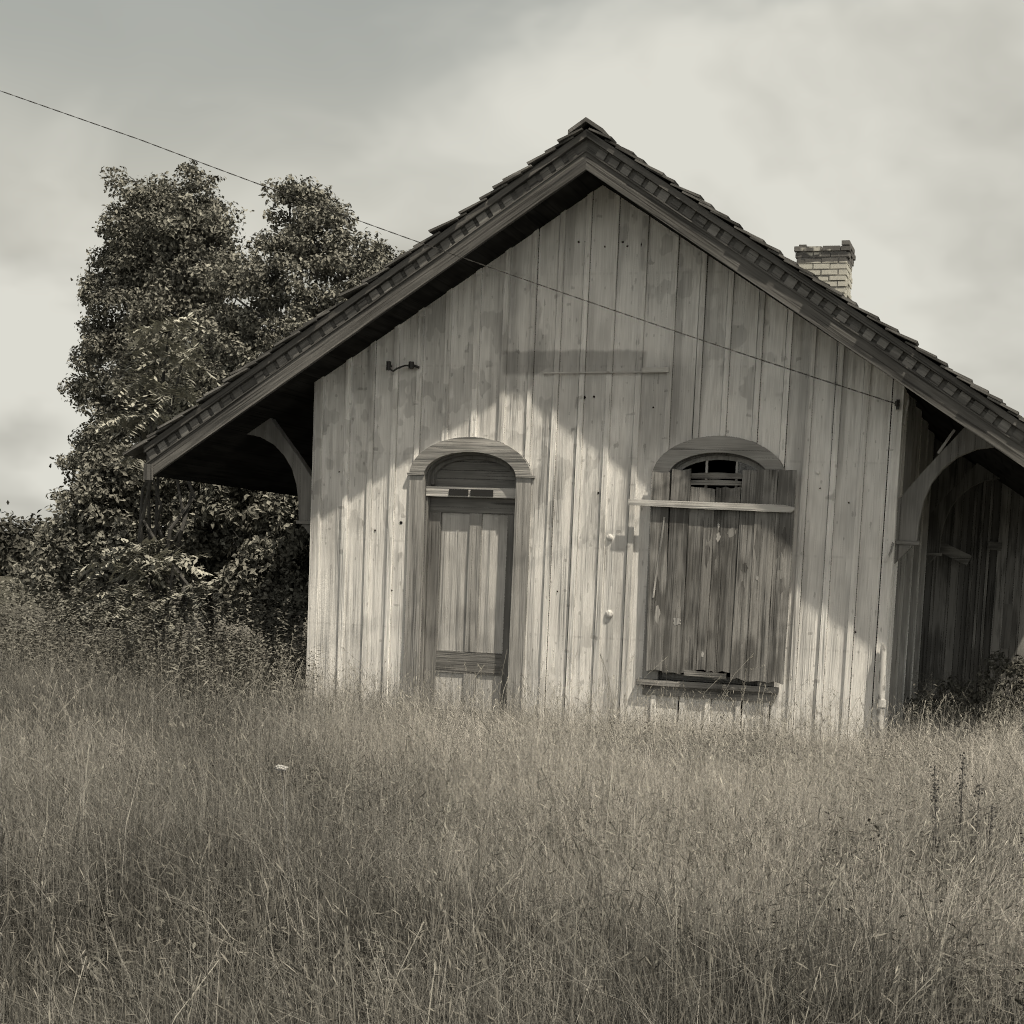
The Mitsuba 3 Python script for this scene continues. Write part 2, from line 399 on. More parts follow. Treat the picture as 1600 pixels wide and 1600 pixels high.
side_wall('right_side_wall', 1, 0, 5.0, 'right side wall of battened boards in the shade of the eave')
side_wall('left_side_wall', -1, 0, LEN - 0.3, 'left side wall hidden under the dark eave')
put('rear_wall', prism(gable, LEN - 0.30, LEN - 0.25), 'shade_stain_wood', D)
put('far_side_wall', bx(HW - 0.05, HW, 8.2, LEN - 0.3, -0.05, ZS), 'shade_stain_wood', D)

# projecting bay under the right eave, its shade put into the board colours
BAY = put('bay', prism(Polygon([(3.003, -0.05), (4.62, -0.05), (4.62, H - 0.25 - S * 4.62), (3.003, H - 0.25 - S * 3.003)]), 5.03, 8.2), 'dark_wood', D, label='projecting bay of the side wall with the right eave shade put into its colours')
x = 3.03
for w, kind, dz in [(0.10, 'barge_paint', 0), (0.22, 'shade_stain_wood', 0), (0.10, 'shade_stain_wood', 0.004), (0.07, 'barge_paint', 0), (0.055, 'barge_paint', 0.006), (0.035, 'shade_stain_wood', 0.02), (0.06, 'barge_paint', 0.004), (0.035, 'shade_stain_wood', 0.02),
                    (0.06, 'barge_paint', 0.004), (0.035, 'shade_stain_wood', 0.02), (0.09, 'barge_paint', 0.004), (0.12, 'shade_stain_wood', 0.03), (0.10, 'shade_stain_wood', 0.004), (0.10, 'shade_stain_wood', 0.01), (0.2, 'shade_stain_wood', 0.004), (0.2, 'barge_paint', 0.004)]:
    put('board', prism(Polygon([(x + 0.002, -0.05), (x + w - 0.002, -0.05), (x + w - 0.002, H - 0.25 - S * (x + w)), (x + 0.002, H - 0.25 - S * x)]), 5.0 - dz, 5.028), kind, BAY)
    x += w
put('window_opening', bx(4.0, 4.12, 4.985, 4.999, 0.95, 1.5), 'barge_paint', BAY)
put('loose_board', obb((3.32, 4.86, 2.12), (0.55, 0.03, 0.13), (0, 0.42, 0)), 'shade_stain_wood', BAY, grain=0.25)
put('loose_board', obb((3.86, 4.9, 2.2), (0.16, 0.03, 0.1), (0, 0.1, 0)), 'shade_stain_wood', BAY, grain=0.25)

# eave brackets --------------------------------------------------------


def bracket(sgn, y):
    def c(x, z):
        return (sgn * x, z)
    up_ = [(3.032, 2.46), (3.23, 2.72), (3.45, 2.98), (3.60, 3.16), (3.66, 3.24)]
    low = [(4.12, 2.95), (3.92, 2.99), (3.72, 2.96), (3.55, 2.88), (3.42, 2.76), (3.33, 2.63), (3.27, 2.46), (3.24, 2.28), (3.23, 2.08)]
    cap = [(3.032, 2.08)]
    m = prism(Polygon([c(*q) for q in up_ + low + cap]), y - 0.06, y + 0.06)
    B = put('bracket', m, 'door_paint' if y < 1 else 'shade_stain_wood', D)  # darker paint than the trim: bracket shade is put into the colour
    put('corbel', prism(Polygon([c(3.034, 2.078), c(3.255, 2.078), c(3.255, 2.045), c(3.034, 2.045)]), y - 0.075, y + 0.075), 'door_paint' if y < 1 else 'shade_stain_wood', B, grain=0.25)
    put('corbel', prism(Polygon([c(3.034, 2.043), c(3.20, 2.043), c(3.16, 2.0), c(3.10, 1.93), c(3.034, 1.86)]), y - 0.05, y + 0.05), 'door_paint' if y < 1 else 'shade_stain_wood', B)
    return B


for s in (-1, 1):
    for y in (0.16, 4.4 if s > 0 else 4.2) + (() if s > 0 else (8.3,)):
        bracket(s, y)
put('splinter', obb((3.44, 0.10, 3.02), (0.025, 0.02, 0.26), (0, 0.55, 0)), 'casing_paint', D)
put('splinter', obb((3.055, 0.05, 3.28), (0.02, 0.02, 0.24), (0, 0.12, 0)), 'pale_board', D)

# door -----------------------------------------------------------------
cas = door_out.difference(door_in).difference(sbox(-9, 2.58, 9, 9))
DR = put('door', prism(cas, -0.035, 0.045), 'casing_paint', D, label='arched doorway with a shut two-panel door and weathered casing')
arch_ring = door_out.difference(door_in).intersection(sbox(-9, 2.583, 9, 9))
ears = unary_union([sbox(DX - 0.685, 2.583, DX - 0.5, 2.605), sbox(DX + 0.5, 2.583, DX + 0.69, 2.605)]).difference(door_in)
put('arch_casing', prism(unary_union([arch_ring, ears]), -0.052, 0.045), 'casing_paint', DR, grain=0.25)
YD = 0.115
reveal = door_in.buffer(0.002).difference(door_in.buffer(-0.02))
put('reveal', prism(reveal, 0.046, 0.30), 'door_paint', DR)
put('lintel', bx(DX - 0.497, DX + 0.497, 0.03, 0.16, 2.375, 2.475), 'pale_board', DR, grain=0.25, label='pale lintel board carrying two black plates')
for xa, xb in ((-1.50, -1.29), (-1.265, -1.02)):
    put('plate', bx(xa, xb, 0.018, 0.0285, 2.388, 2.452), 'black_iron', DR)
for k in range(4):
    z = 2.48 + k * 0.088
    band = door_in.buffer(-0.022).intersection(sbox(-9, z, 9, z + 0.084))
    put('tympanum_board', prism(band, 0.15 + 0.004 * (k % 2), 0.18), 'door_paint', DR, grain=0.25)
inner = door_in.buffer(-0.045)
put('tympanum_mould', prism(door_in.buffer(-0.022).difference(door_in.buffer(-0.06)).intersection(sbox(-9, 2.50, 9, 9)), 0.11, 0.149), 'door_paint', DR)
leaf_x0, leaf_x1 = DX - 0.478, DX + 0.478
put('rail', bx(leaf_x0, leaf_x1, YD, 0.16, 2.215, 2.373), 'door_paint', DR, grain=0.25)
put('rail', bx(leaf_x0 + 0.125, leaf_x1 - 0.1, YD + 0.004, 0.16, 0.55, 0.775), 'bare_boards', DR, grain=0.25, label='bare brown lower rail of the door')
put('rail', bx(leaf_x0 + 0.125, leaf_x1 - 0.1, YD + 0.002, 0.16, 0.02, 0.16), 'door_paint', DR, grain=0.25)
put('stile', bx(leaf_x0, leaf_x0 + 0.123, YD - 0.002, 0.16, 0.02, 2.213), 'door_paint', DR)
put('stile', bx(leaf_x1 - 0.098, leaf_x1, YD - 0.002, 0.16, 0.02, 2.213), 'door_paint', DR)
put('mullion', bx(DX - 0.035, DX + 0.095, YD, 0.16, 0.777, 2.213), 'casing_paint', DR)
put('mullion', bx(DX - 0.035, DX + 0.095, YD, 0.16, 0.162, 0.548), 'casing_paint', DR)
for xa, xb in ((leaf_x0 + 0.125, DX - 0.037), (DX + 0.097, leaf_x1 - 0.10)):
    put('panel', bx(xa, xb, YD + 0.022, 0.155, 0.777, 2.213), 'pale_board', DR)
    put('panel', bx(xa, xb, YD + 0.022, 0.155, 0.162, 0.548), 'pale_board', DR)
put('threshold', bx(DX - 0.497, DX + 0.497, -0.06, 0.16, -0.05, 0.018), 'bare_boards', DR, grain=0.25)

# window -----------------------------------------------------------------
cas = win_out.difference(win_in).difference(sbox(-9, 2.62, 9, 9)).difference(sbox(-9, -9, 9, 0.62))
WN = put('window', prism(cas, -0.035, 0.045), 'casing_paint', D, label='arched window almost hidden by nailed boards')
put('arch_casing', prism(win_out.difference(win_in).intersection(sbox(-9, 2.623, 9, 9)), -0.05, 0.045), 'casing_paint', WN, grain=0.25)
put('reveal', prism(win_in.buffer(0.002).difference(win_in.buffer(-0.018)), 0.046, 0.16), 'door_paint', WN)
put('sash', prism(win_in.buffer(-0.019).difference(win_in.buffer(-0.062)), 0.07, 0.11), 'casing_paint', WN)
for x in (1.17, 1.47):
    put('muntin', bx(x - 0.011, x + 0.011, 0.075, 0.105, 0.70, 2.86), 'pale_board', WN)
pv, pf = trimesh.creation.triangulate_polygon(win_in.buffer(-0.05).intersection(sbox(1.47, 0, 3, 9)), engine='earcut')
put('pane', trimesh.Trimesh(np.stack([pv[:, 0], 0 * pv[:, 0] + 0.09, pv[:, 1]], 1), pf, process=False), 'glass', WN)
put('sill', bx(0.60, 2.02, -0.075, 0.045, 0.56, 0.615), 'bare_boards', WN, grain=0.25)
put('apron', bx(0.66, 1.98, -0.033, 0.02, 0.46, 0.557), 'bare_boards', WN, grain=0.25)
BD = put('window_boarding', bx(0.70, 2.0, -0.062, -0.036, 1.95, 2.06), 'bare_boards', D, grain=0.25, label='rough weathered boards nailed upright across the window')
COVER = [(0.68, 0.86, 0.70, 2.67, -0.088, -0.02), (0.864, 1.05, 0.695, 2.70, -0.09, 0.0), (1.055, 1.20, 0.70, 2.53, -0.084, 0.004), (1.205, 1.30, 0.74, 2.52, -0.08, 0.0), (1.305, 1.40, 0.72, 2.53, -0.083, 0.0),
         (1.405, 1.55, 0.72, 2.54, -0.082, -0.004), (1.555, 1.70, 0.66, 2.70, -0.094, 0.004), (1.705, 1.90, 0.655, 2.71, -0.098, 0.0), (1.905, 2.075, 0.65, 2.715, -0.096, 0.004)]
for (xa, xb, za, zb, y, lean) in COVER:
    xa, xb = xa - 0.002, xb + 0.002
    zz = np.linspace(za, zb, 9)
    f = np.linspace(-1, 1, 9)
    lft = [(xa + lean * q + abs(random.gauss(0, 0.0025)), z) for q, z in zip(f, zz)]
    rgt = [(xb + lean * q - abs(random.gauss(0, 0.0025)), z + random.uniform(-0.01, 0.01)) for q, z in zip(f, zz)]
    top = [(xa + (xb - xa) * random.uniform(0.3, 0.7) + lean, zb + random.uniform(-0.022, 0.004))]
    bot = [(xa + (xb - xa) * random.uniform(0.3, 0.7) - lean, za + random.uniform(-0.006, 0.03))]
    put('board', prism(Polygon(lft + top + rgt[::-1] + bot).buffer(0), y - 0.012, y + 0.012), 'bare_boards', BD)
    for _ in range(random.choice((1, 2, 3))):      # flaked and stained patches
        w, h = random.uniform(0.02, 0.05), random.uniform(0.08, 0.4)
        cx, cz = random.uniform(xa + 0.045, xb - 0.045), random.uniform(za + 0.3, min(zb, 2.45) - 0.3)
        pts = [(cx + w * math.cos(t) * random.uniform(0.5, 1), cz + h / 2 * math.sin(t) * random.uniform(0.5, 1)) for t in np.linspace(0, 2 * math.pi, 15)[:-1]]
        put('weather_patch', prism(Polygon(pts).buffer(0), y - 0.0136, y - 0.0124), random.choice(('shade_stain_wood', 'bare_boards', 'shade_stain_wood', 'bare_boards', 'casing_paint')), BD)
for z0, z1 in ((2.548, 2.604), (2.61, 2.672)):
    put('board', prism(Polygon([(1.053, z0), (1.553, z0 + 0.006), (1.553, z1 - random.uniform(0, 0.01)), (1.3, z1), (1.053, z1 - random.uniform(0, 0.015))]), -0.085, -0.06), 'bare_boards', BD, grain=0.25)
put('board', obb((1.30, -0.104, 0.70), (0.42, 0.02, 0.05), (0, 0.03, 0)), 'bare_boards', BD, grain=0.25)
put('board', obb((0.775, -0.103, 1.83), (0.018, 0.008, 0.8), (0, 0.09, 0)), 'pale_board', BD, label='pale split sliver on the left board')
put('crossbar', prism([(0.44, 2.335), (0.45, 2.39), (1.99, 2.375), (2.09, 2.355), (2.085, 2.33), (2.05, 2.305), (1.2, 2.315)], -0.15, -0.115), 'pale_board', BD, grain=0.25, label='pale horizontal bar nailed across the boards')
for (x, z, w, h, y) in [(0.99, 1.20, 0.085, 0.09, -0.102), (1.76, 1.66, 0.028, 0.05, -0.110), (1.26, 0.90, 0.03, 0.05, -0.092), (1.355, 2.16, 0.02, 0.06, -0.095)]:
    a = np.sort(rng.uniform(0, 2 * np.pi, 14))
    r = rng.uniform(0.35, 1.0, 14)
    put('paper_scrap', prism(Polygon([(x + w * 0.6 * q * math.cos(t), z + h * 0.6 * q * math.sin(t)) for t, q in zip(a, r)]).buffer(0.002), y - 0.003, y - 0.0004), 'pale_board', BD)
IN = put('cable_clamp', obb((2.985, -0.05, 3.345), (0.03, 0.03, 0.09)), 'black_iron', D)
put('insulator', tube([(2.975, -0.062, 3.33), (2.975, -0.062, 3.375)], 0.018, 8), 'black_iron', IN)
# hook, downspout, chimney
HK = put('wire_hook', tube([(-2.17, -0.02, 3.69), (-2.17, -0.07, 3.70), (-2.16, -0.10, 3.66), (-2.12, -0.10, 3.63), (-2.08, -0.09, 3.66), (-2.0, -0.08, 3.69), (-1.93, -0.07, 3.695)], 0.010), 'black_iron', D, smooth=True)
put('insulator', tube([(-2.17, -0.10, 3.64), (-2.17, -0.10, 3.73)], 0.026, 8), 'black_iron', HK)
put('insulator', tube([(-1.93, -0.075, 3.66), (-1.93, -0.075, 3.73)], 0.03, 8), 'black_iron', HK)
put('insulator', obb((-1.90, -0.04, 3.69), (0.09, 0.03, 0.025), (0, 0.3, 0)), 'black_iron', HK)
DS = put('downspout', tube([(3.015, -0.085, 0.0), (3.012, -0.085, 0.52)], 0.038, 10), 'zinc', D, smooth=40, label='broken pale downspout at the right corner')
put('pipe', tube([(3.012, -0.083, 0.525), (3.0, -0.08, 1.02), (2.985, -0.075, 1.1)], [0.032, 0.03, 0.012], 10), 'zinc', DS, smooth=40)
put('coupling', tube([(3.013, -0.085, 0.49), (3.013, -0.085, 0.56)], 0.047, 10), 'zinc', DS, smooth=40)
put('strap', prism(Polygon([(2.945, 1.86), (2.97, 1.865), (3.03, 1.98), (3.035, 2.05), (3.015, 2.06), (3.0, 1.97)]), -0.075, -0.06), 'zinc', DS)

CX, CY = 1.40, 6.3
CH = put('chimney', bx(CX - 0.31, CX + 0.31, CY - 0.31, CY + 0.31, 4.3, 6.045), 'mortar', D, label='short square brick chimney with flaking whitewash')


def course(z, half, h=0.066):
    n = 3
    L = 2 * half / n
    off = (int(round(z / 0.076)) % 2) * L / 2
    for side in range(4):
        cuts = [-half] + [c for c in np.arange(-half + off + (0 if off else L), half - 0.02, L)] + [half]
        for a, b in zip(cuts[:-1], cuts[1:]):
            d = random.uniform(-0.010, 0.014)
            if z > 5.95 and random.random() < 0.35:
                continue
            m = bx(a + random.uniform(0.003, 0.012), b - random.uniform(0.003, 0.012), -half - d, -half + 0.09, z + random.uniform(0.002, 0.008), z + h - random.uniform(-0.002, 0.006))
            m.apply_transform(trimesh.transformations.rotation_matrix(side * math.pi / 2, (0, 0, 1)))
            m.apply_translation((CX, CY, 0))
            put('brick', m, 'brick', CH)


zc = 4.62
while zc < 5.85:
    course(zc, 0.33)
    zc += 0.076
course(zc, 0.34); zc += 0.076
course(zc, 0.355); zc += 0.076
course(zc, 0.335)

# ------------------------------------------------------------------ cable
a0, a1 = np.array([2.97, -0.06, 3.35]), np.array([-3.97, -2.0, 5.51])
ts = np.linspace(0, 4.0, 1700)
line = a0 + (a1 - a0) * ts[:, None]
line[:, 2] -= 0.10 * np.clip(ts, 0, 1) * (1 - np.clip(ts, 0, 1)) * 2
ph = np.arange(len(ts)) * 0.45
strands = []
for q in (0, math.pi):
    off = np.stack([0 * ph, np.cos(ph + q), np.sin(ph + q)], -1) * 0.0032
    strands.append(tube(line + off, 0.0026, 5))
put('power_cable', strands, 'cable_rubber', smooth=False)
tag('power_cable', 'thin twisted black cable slanting across the sky and the gable to its upper right corner', 'cable')

# ------------------------------------------------------------------ foliage


def leaf_cloud(clumps, per_area, size, seed, albedo=(0.05, 0.11), droop=0.3, shell=0.25):
    """Folded leaves spread through ellipsoid clumps (cx, cy, cz, rx, ry, rz)."""
    r = np.random.default_rng(seed)
    P, N, C = [], [], []
    for (cx, cy, cz, rx, ry, rz) in clumps:
        n = int(per_area * (rx * ry + rx * rz + ry * rz) * 4) + 20
        u = r.normal(size=(n, 3)); u /= np.linalg.norm(u, axis=1, keepdims=True)
        lump = 0.6 + 0.8 * meshkit.fbm(u * 2.6 + r.uniform(0, 50, 3), 3, seed)
        rad = (r.uniform(shell, 1.0, n) ** 0.6 + np.abs(r.normal(0, 0.10, n))) * lump
        P.append(np.array([cx, cy, cz]) + u * rad[:, None] * [rx, ry, rz])
        nn = u * 0.6 + r.normal(size=(n, 3)) * 0.55 + [0, 0, 0.55]
        N.append(nn / np.linalg.norm(nn, axis=1, keepdims=True))
        C.append(r.uniform(*albedo, n) * (0.85 + 0.3 * r.random()))
    P, N, C = np.concatenate(P), np.concatenate(N), np.concatenate(C)
    n = len(P)
    t = np.cross(N, r.normal(size=(n, 3))); t /= np.linalg.norm(t, axis=1, keepdims=True)
    t[:, 2] -= droop; t /= np.linalg.norm(t, axis=1, keepdims=True)
    b = np.cross(N, t); b /= np.linalg.norm(b, axis=1, keepdims=True) + 1e-9
    L = (size * r.uniform(0.6, 1.25, n))[:, None]
    base, tip = P - t * L * 0.5, P + t * L * 0.5
    lft, rgt = P + b * L * 0.27 + N * L * 0.08, P - b * L * 0.27 + N * L * 0.08
    V = np.stack([base, rgt, tip, lft], 1).reshape(-1, 3)
    k = np.arange(n)[:, None] * 4
    F = np.concatenate([k + [0, 1, 2], k + [0, 2, 3]])
    col = np.repeat(C, 4)[:, None] * np.array([1.0, 1.0, 0.9])
    return trimesh.Trimesh(V, F, process=False), col


def limb(a, b, r0, r1, seed, n=7, wob=0.08):
    r = np.random.default_rng(seed)
    t = np.linspace(0, 1, n)[:, None]
    p = np.array(a) * (1 - t) + np.array(b) * t
    d = np.linalg.norm(np.array(b) - np.array(a))
    p[1:-1] += r.normal(size=(n - 2, 3)) * wob * d * 0.3
    return tube(p, np.linspace(r0, r1, n), 7)


def tree(name, base, fork, clumps, label, category, seed, per_area=210, size=0.085, r0=0.14, albedo=(0.10, 0.33), group=None):
    key = numbered(name)
    tag(key, label, category, **({'group': group} if group else {}))
    parts = [limb(base, fork, r0, r0 * 0.7, seed)]
    r = np.random.default_rng(seed + 1)
    for i, c in enumerate(clumps[::max(1, len(clumps) // 40)]):
        start = np.array(base) + (np.array(fork) - np.array(base)) * r.uniform(0.6, 1.0)
        parts.append(limb(start, c[:3], r0 * 0.32, r0 * 0.05, seed + 10 + i))
    put('trunk', parts, 'bark', key, smooth=False)
    m, col = leaf_cloud(clumps, per_area, size, seed + 3, albedo)
    put('crown', m, 'leaf', key, color=col)
    return key


def around(main, k, spread, rs, seed):
    """Leaf tufts at the twig ends of each lobe: uneven, stretched outwards, with gaps between them."""
    r = np.random.default_rng(seed)
    out = []
    for c in main:
        vol = (c[3] * c[4] * c[5]) ** (1 / 3)
        for _ in range(int(k * (vol / 0.7) ** 2)):
            u = r.normal(size=3); u /= np.linalg.norm(u)
            rad = r.uniform(0.35, 1.0) ** 0.5 * spread * (0.75 + 0.6 * meshkit.noise(u[None] * 2.3 + seed, 3)[0])
            q = np.array(c[:3]) + u * np.array(c[3:]) * rad
            s = r.uniform(*rs)
            out.append((*q, s * r.uniform(0.7, 1.5), s * r.uniform(0.7, 1.3), s * r.uniform(0.45, 1.0)))
    return out


# two broadleaf trees behind the left eave
A = [(-10.35, 10, 7.55, 0.75, 0.8, 0.85), (-10.9, 10.2, 6.9, 0.8, 0.8, 0.7), (-9.85, 9.8, 6.95, 0.65, 0.7, 0.6), (-9.5, 9.8, 6.5, 0.4, 0.5, 0.35), (-10.5, 10, 6.0, 0.85, 0.9, 0.7), (-10.0, 9.5, 5.0, 1.0, 0.9, 0.9), (-10.8, 10.3, 4.6, 0.8, 0.9, 0.8), (-11.2, 10.3, 7.5, 0.75, 0.8, 0.75), (-11.6, 10.5, 6.2, 0.9, 0.9, 0.8), (-11.7, 10.4, 4.9, 0.9, 0.9, 0.9), (-10.2, 9.5, 3.7, 1.2, 0.9, 0.9), (-9.2, 9.4, 3.4, 1.1, 0.9, 0.9), (-11.2, 9.9, 3.2, 1.1, 0.9, 0.9), (-9.0, 9.3, 4.9, 0.8, 0.8, 0.8)]
tree('broadleaf_tree', (-10.4, 10, -0.1), (-10.3, 10, 5.2), around(A, 58, 1.08, (0.13, 0.30), 3), 'dark round-topped broadleaf tree at the left of the tree group', 'tree', 100)
B = [(-7.45, 8.6, 7.2, 0.42, 0.5, 0.55), (-6.95, 8.5, 6.95, 0.48, 0.5, 0.6), (-7.3, 8.5, 6.2, 0.85, 0.8, 0.75), (-8.4, 8.8, 6.1, 0.6, 0.7, 0.45), (-6.2, 8.3, 6.3, 0.5, 0.6, 0.5), (-5.5, 8.2, 6.1, 0.6, 0.6, 0.35), (-8.0, 8.6, 5.0, 0.9, 0.9, 0.7), (-6.5, 8.3, 5.2, 1.0, 0.9, 0.8), (-8.3, 8.5, 4.2, 1.1, 0.9, 0.9), (-7.0, 8.4, 4.0, 0.9, 0.9, 0.8), (-7.4, 8.3, 3.0, 1.2, 0.9, 0.8), (-5.6, 8.2, 5.3, 0.8, 0.7, 0.6)]
tree('broadleaf_tree', (-7.3, 8.6, -0.1), (-7.2, 8.6, 5.0), around(B, 58, 1.1, (0.11, 0.27), 4), 'twin-topped broadleaf tree standing behind the left roof slope', 'tree', 200)

# shrubs under the left eave
SH = [((-8.3, 4.9), [(-8.4, 4.9, 2.0, 0.8, 0.7, 0.75), (-8.0, 4.6, 1.3, 0.7, 0.6, 0.6), (-8.2, 5.0, 2.7, 0.7, 0.6, 0.5), (-8.9, 4.8, 1.4, 0.7, 0.6, 0.7)], 'dark leafy shrub at the left end of the thicket'),
      ((-7.0, 5.2), [(-7.1, 5.2, 2.5, 0.8, 0.7, 0.6), (-6.7, 5.0, 1.9, 0.8, 0.6, 0.6), (-7.3, 5.0, 1.6, 0.6, 0.6, 0.5)], 'tall dense shrub in the middle of the thicket under the left eave'),
      ((-5.7, 4.6), [(-5.8, 4.6, 2.6, 0.8, 0.7, 0.55), (-6.3, 4.8, 2.9, 0.6, 0.5, 0.4), (-5.2, 4.4, 2.3, 0.6, 0.5, 0.5), (-5.2, 4.3, 1.8, 0.6, 0.6, 0.6), (-5.6, 4.2, 1.2, 0.7, 0.5, 0.5)], 'dense shrub beside the left wall corner below the bracket')]
for i, ((x, y), cl, lab) in enumerate(SH):
    tree('leafy_shrub', (x, y, -0.1), (x, y, 1.0), around(cl, 60, 1.05, (0.14, 0.28), 20 + i), lab, 'shrub', 300 + 40 * i, per_area=190, size=0.10, r0=0.05, albedo=(0.08, 0.32))


def sumac(base, heads, label, seed, flen=0.55):
    r = np.random.default_rng(seed)
    key = numbered('sumac')
    tag(key, label, 'shrub')
    stems = [limb(base, h, 0.035, 0.015, seed + i, wob=0.12) for i, h in enumerate(heads)]
    put('stem', stems, 'bark', key)
    V, F, C, n0 = [], [], [], 0
    for h in heads:
        for _ in range(r.integers(13, 19)):
            az, el = r.uniform(0, 2 * math.pi), r.uniform(-0.1, 0.9)
            L = flen * r.uniform(0.75, 1.2)
            t = np.linspace(0.12, 1, 13)
            d = np.array([math.cos(az) * math.cos(el), math.sin(az) * math.cos(el), math.sin(el)])
            tone, bend, roll = r.uniform(0.26, 0.48), r.uniform(0.3, 0.85), r.uniform(-0.5, 0.5)
            sd = np.array([-math.sin(az), math.cos(az), roll])
            pts = np.array(h) + d * (t * L)[:, None] + np.array([0, 0, -1.0]) * (bend * L * t ** 2)[:, None] + sd * (r.normal(0, 0.12) * L * t ** 2)[:, None]
            for i, p in enumerate(pts):
                ll = 0.145 * math.sin(0.35 + 2.5 * t[i]) + 0.02
                for q in (-1, 1):
                    if r.random() < 0.08:
                        continue
                    ax = q * sd * 0.9 + d * 0.35 + np.array([0, 0, -0.35]) + r.normal(0, 0.22, 3)
                    ax = ax / np.linalg.norm(ax)
                    wv = np.cross(ax, [0, 0, 1.0]); wv /= np.linalg.norm(wv)
                    V += [p, p + ax * ll * 0.45 + wv * 0.026, p + ax * ll, p + ax * ll * 0.45 - wv * 0.026]
                    F += [[n0, n0 + 1, n0 + 2], [n0, n0 + 2, n0 + 3]]
                    C += [tone * r.uniform(0.85, 1.15)] * 4
                    n0 += 4
    put('fronds', trimesh.Trimesh(np.array(V), np.array(F), process=False), 'leaf', key, color=np.array(C)[:, None] * np.array([1, 1, 0.9]))


sumac((-6.6, 3.2, -0.05), [(-6.5, 3.0, 4.6), (-6.25, 2.9, 4.15), (-6.75, 3.1, 4.3), (-6.35, 2.8, 3.7), (-6.9, 3.0, 3.85), (-6.6, 2.7, 3.4), (-7.0, 3.1, 3.3), (-6.3, 3.0, 3.25), (-6.7, 2.8, 2.9)],
      'tall pale sumac with feathery leaves above the left eave end', 500, 0.6)
sumac((-6.4, 2.8, -0.05), [(-6.5, 2.6, 1.35), (-6.1, 2.5, 1.55), (-6.3, 2.4, 1.0), (-6.7, 2.7, 1.7), (-5.85, 2.5, 1.2), (-6.9, 2.6, 1.15), (-7.1, 2.7, 1.5), (-6.6, 2.4, 0.9)],
      'low sumac with drooping feathery leaves in front of the thicket', 520, 0.55)

# thicket going on to the left, and a far hedge
L1 = [(-10.2, 6.5, 1.3, 0.9, 0.7, 0.6), (-9.6, 6.3, 2.0, 0.7, 0.6, 0.6)]
tree('leafy_shrub', (-10.0, 6.5, -0.1), (-10, 6.5, 0.8), around(L1, 55, 1.05, (0.12, 0.26), 30), 'low rounded shrub at the far left edge of the thicket', 'shrub', 440, per_area=190, size=0.085, r0=0.05)
r = np.random.default_rng(77)
far = [(x, 85 + r.uniform(-4, 4), r.uniform(1.0, 2.2), r.uniform(2, 4), 2, r.uniform(1.5, 3.0)) for x in np.arange(-95, 60, 3.0)]
m, col = leaf_cloud(far, 22, 0.5, 78, (0.07, 0.12))
put('far_hedge', m, 'leaf', color=col)
tag('far_hedge', 'low distant hedge along the horizon at the left', 'hedge', kind='stuff')

# bush against the side wall, right
R1 = [(3.75, 2.6, 0.35, 0.35, 0.5, 0.3), (4.15, 3.0, 0.5, 0.4, 0.5, 0.35), (4.6, 3.3, 0.6, 0.45, 0.5, 0.4), (3.4, 2.0, 0.25, 0.25, 0.4, 0.25)]
tree('leafy_shrub', (4.0, 2.8, -0.1), (4.0, 2.8, 0.2), around(R1, 60, 1.05, (0.08, 0.16), 31), 'small bush growing against the shaded right side wall', 'shrub', 470, per_area=260, size=0.06, r0=0.02, albedo=(0.06, 0.13))

# ------------------------------------------------------------------ meadow grass


def field_noise(x, y, s, seed):
    return meshkit.fbm(np.stack([x * s, y * s, 0 * x], -1), 3, seed)


def inside_building(x, y):
    return ((np.abs(x) < 3.08) & (y > -0.07) & (y < LEN)) | ((x > 2.9) & (x < 4.3) & (y > 4.9) & (y < 8.3))


DD = np.linspace(3.1, 42, 400)
DENS = np.interp(DD, [2.4, 7, 12, 17, 19, 42], [3600, 3300, 2600, 2000, 500, 120]) * (0.70 * DD + 1.0)
CDF = np.concatenate([[0], np.cumsum(0.5 * (DENS[1:] + DENS[:-1]))]); CDF /= CDF[-1]


def scatter(n, r):
    """Points of the meadow, thicker near the viewer."""
    d = np.interp(r.random(n), CDF, DD)
    half = 0.35 * d + 0.5
    side = r.uniform(-1, 1, n) * half
    ax, ay = fw[0] / math.hypot(fw[0], fw[1]), fw[1] / math.hypot(fw[0], fw[1])
    x, y = EYE[0] + ax * d + ay * side, EYE[1] + ay * d - ax * side
    ok = ~inside_building(x, y)
    return x[ok], y[ok]


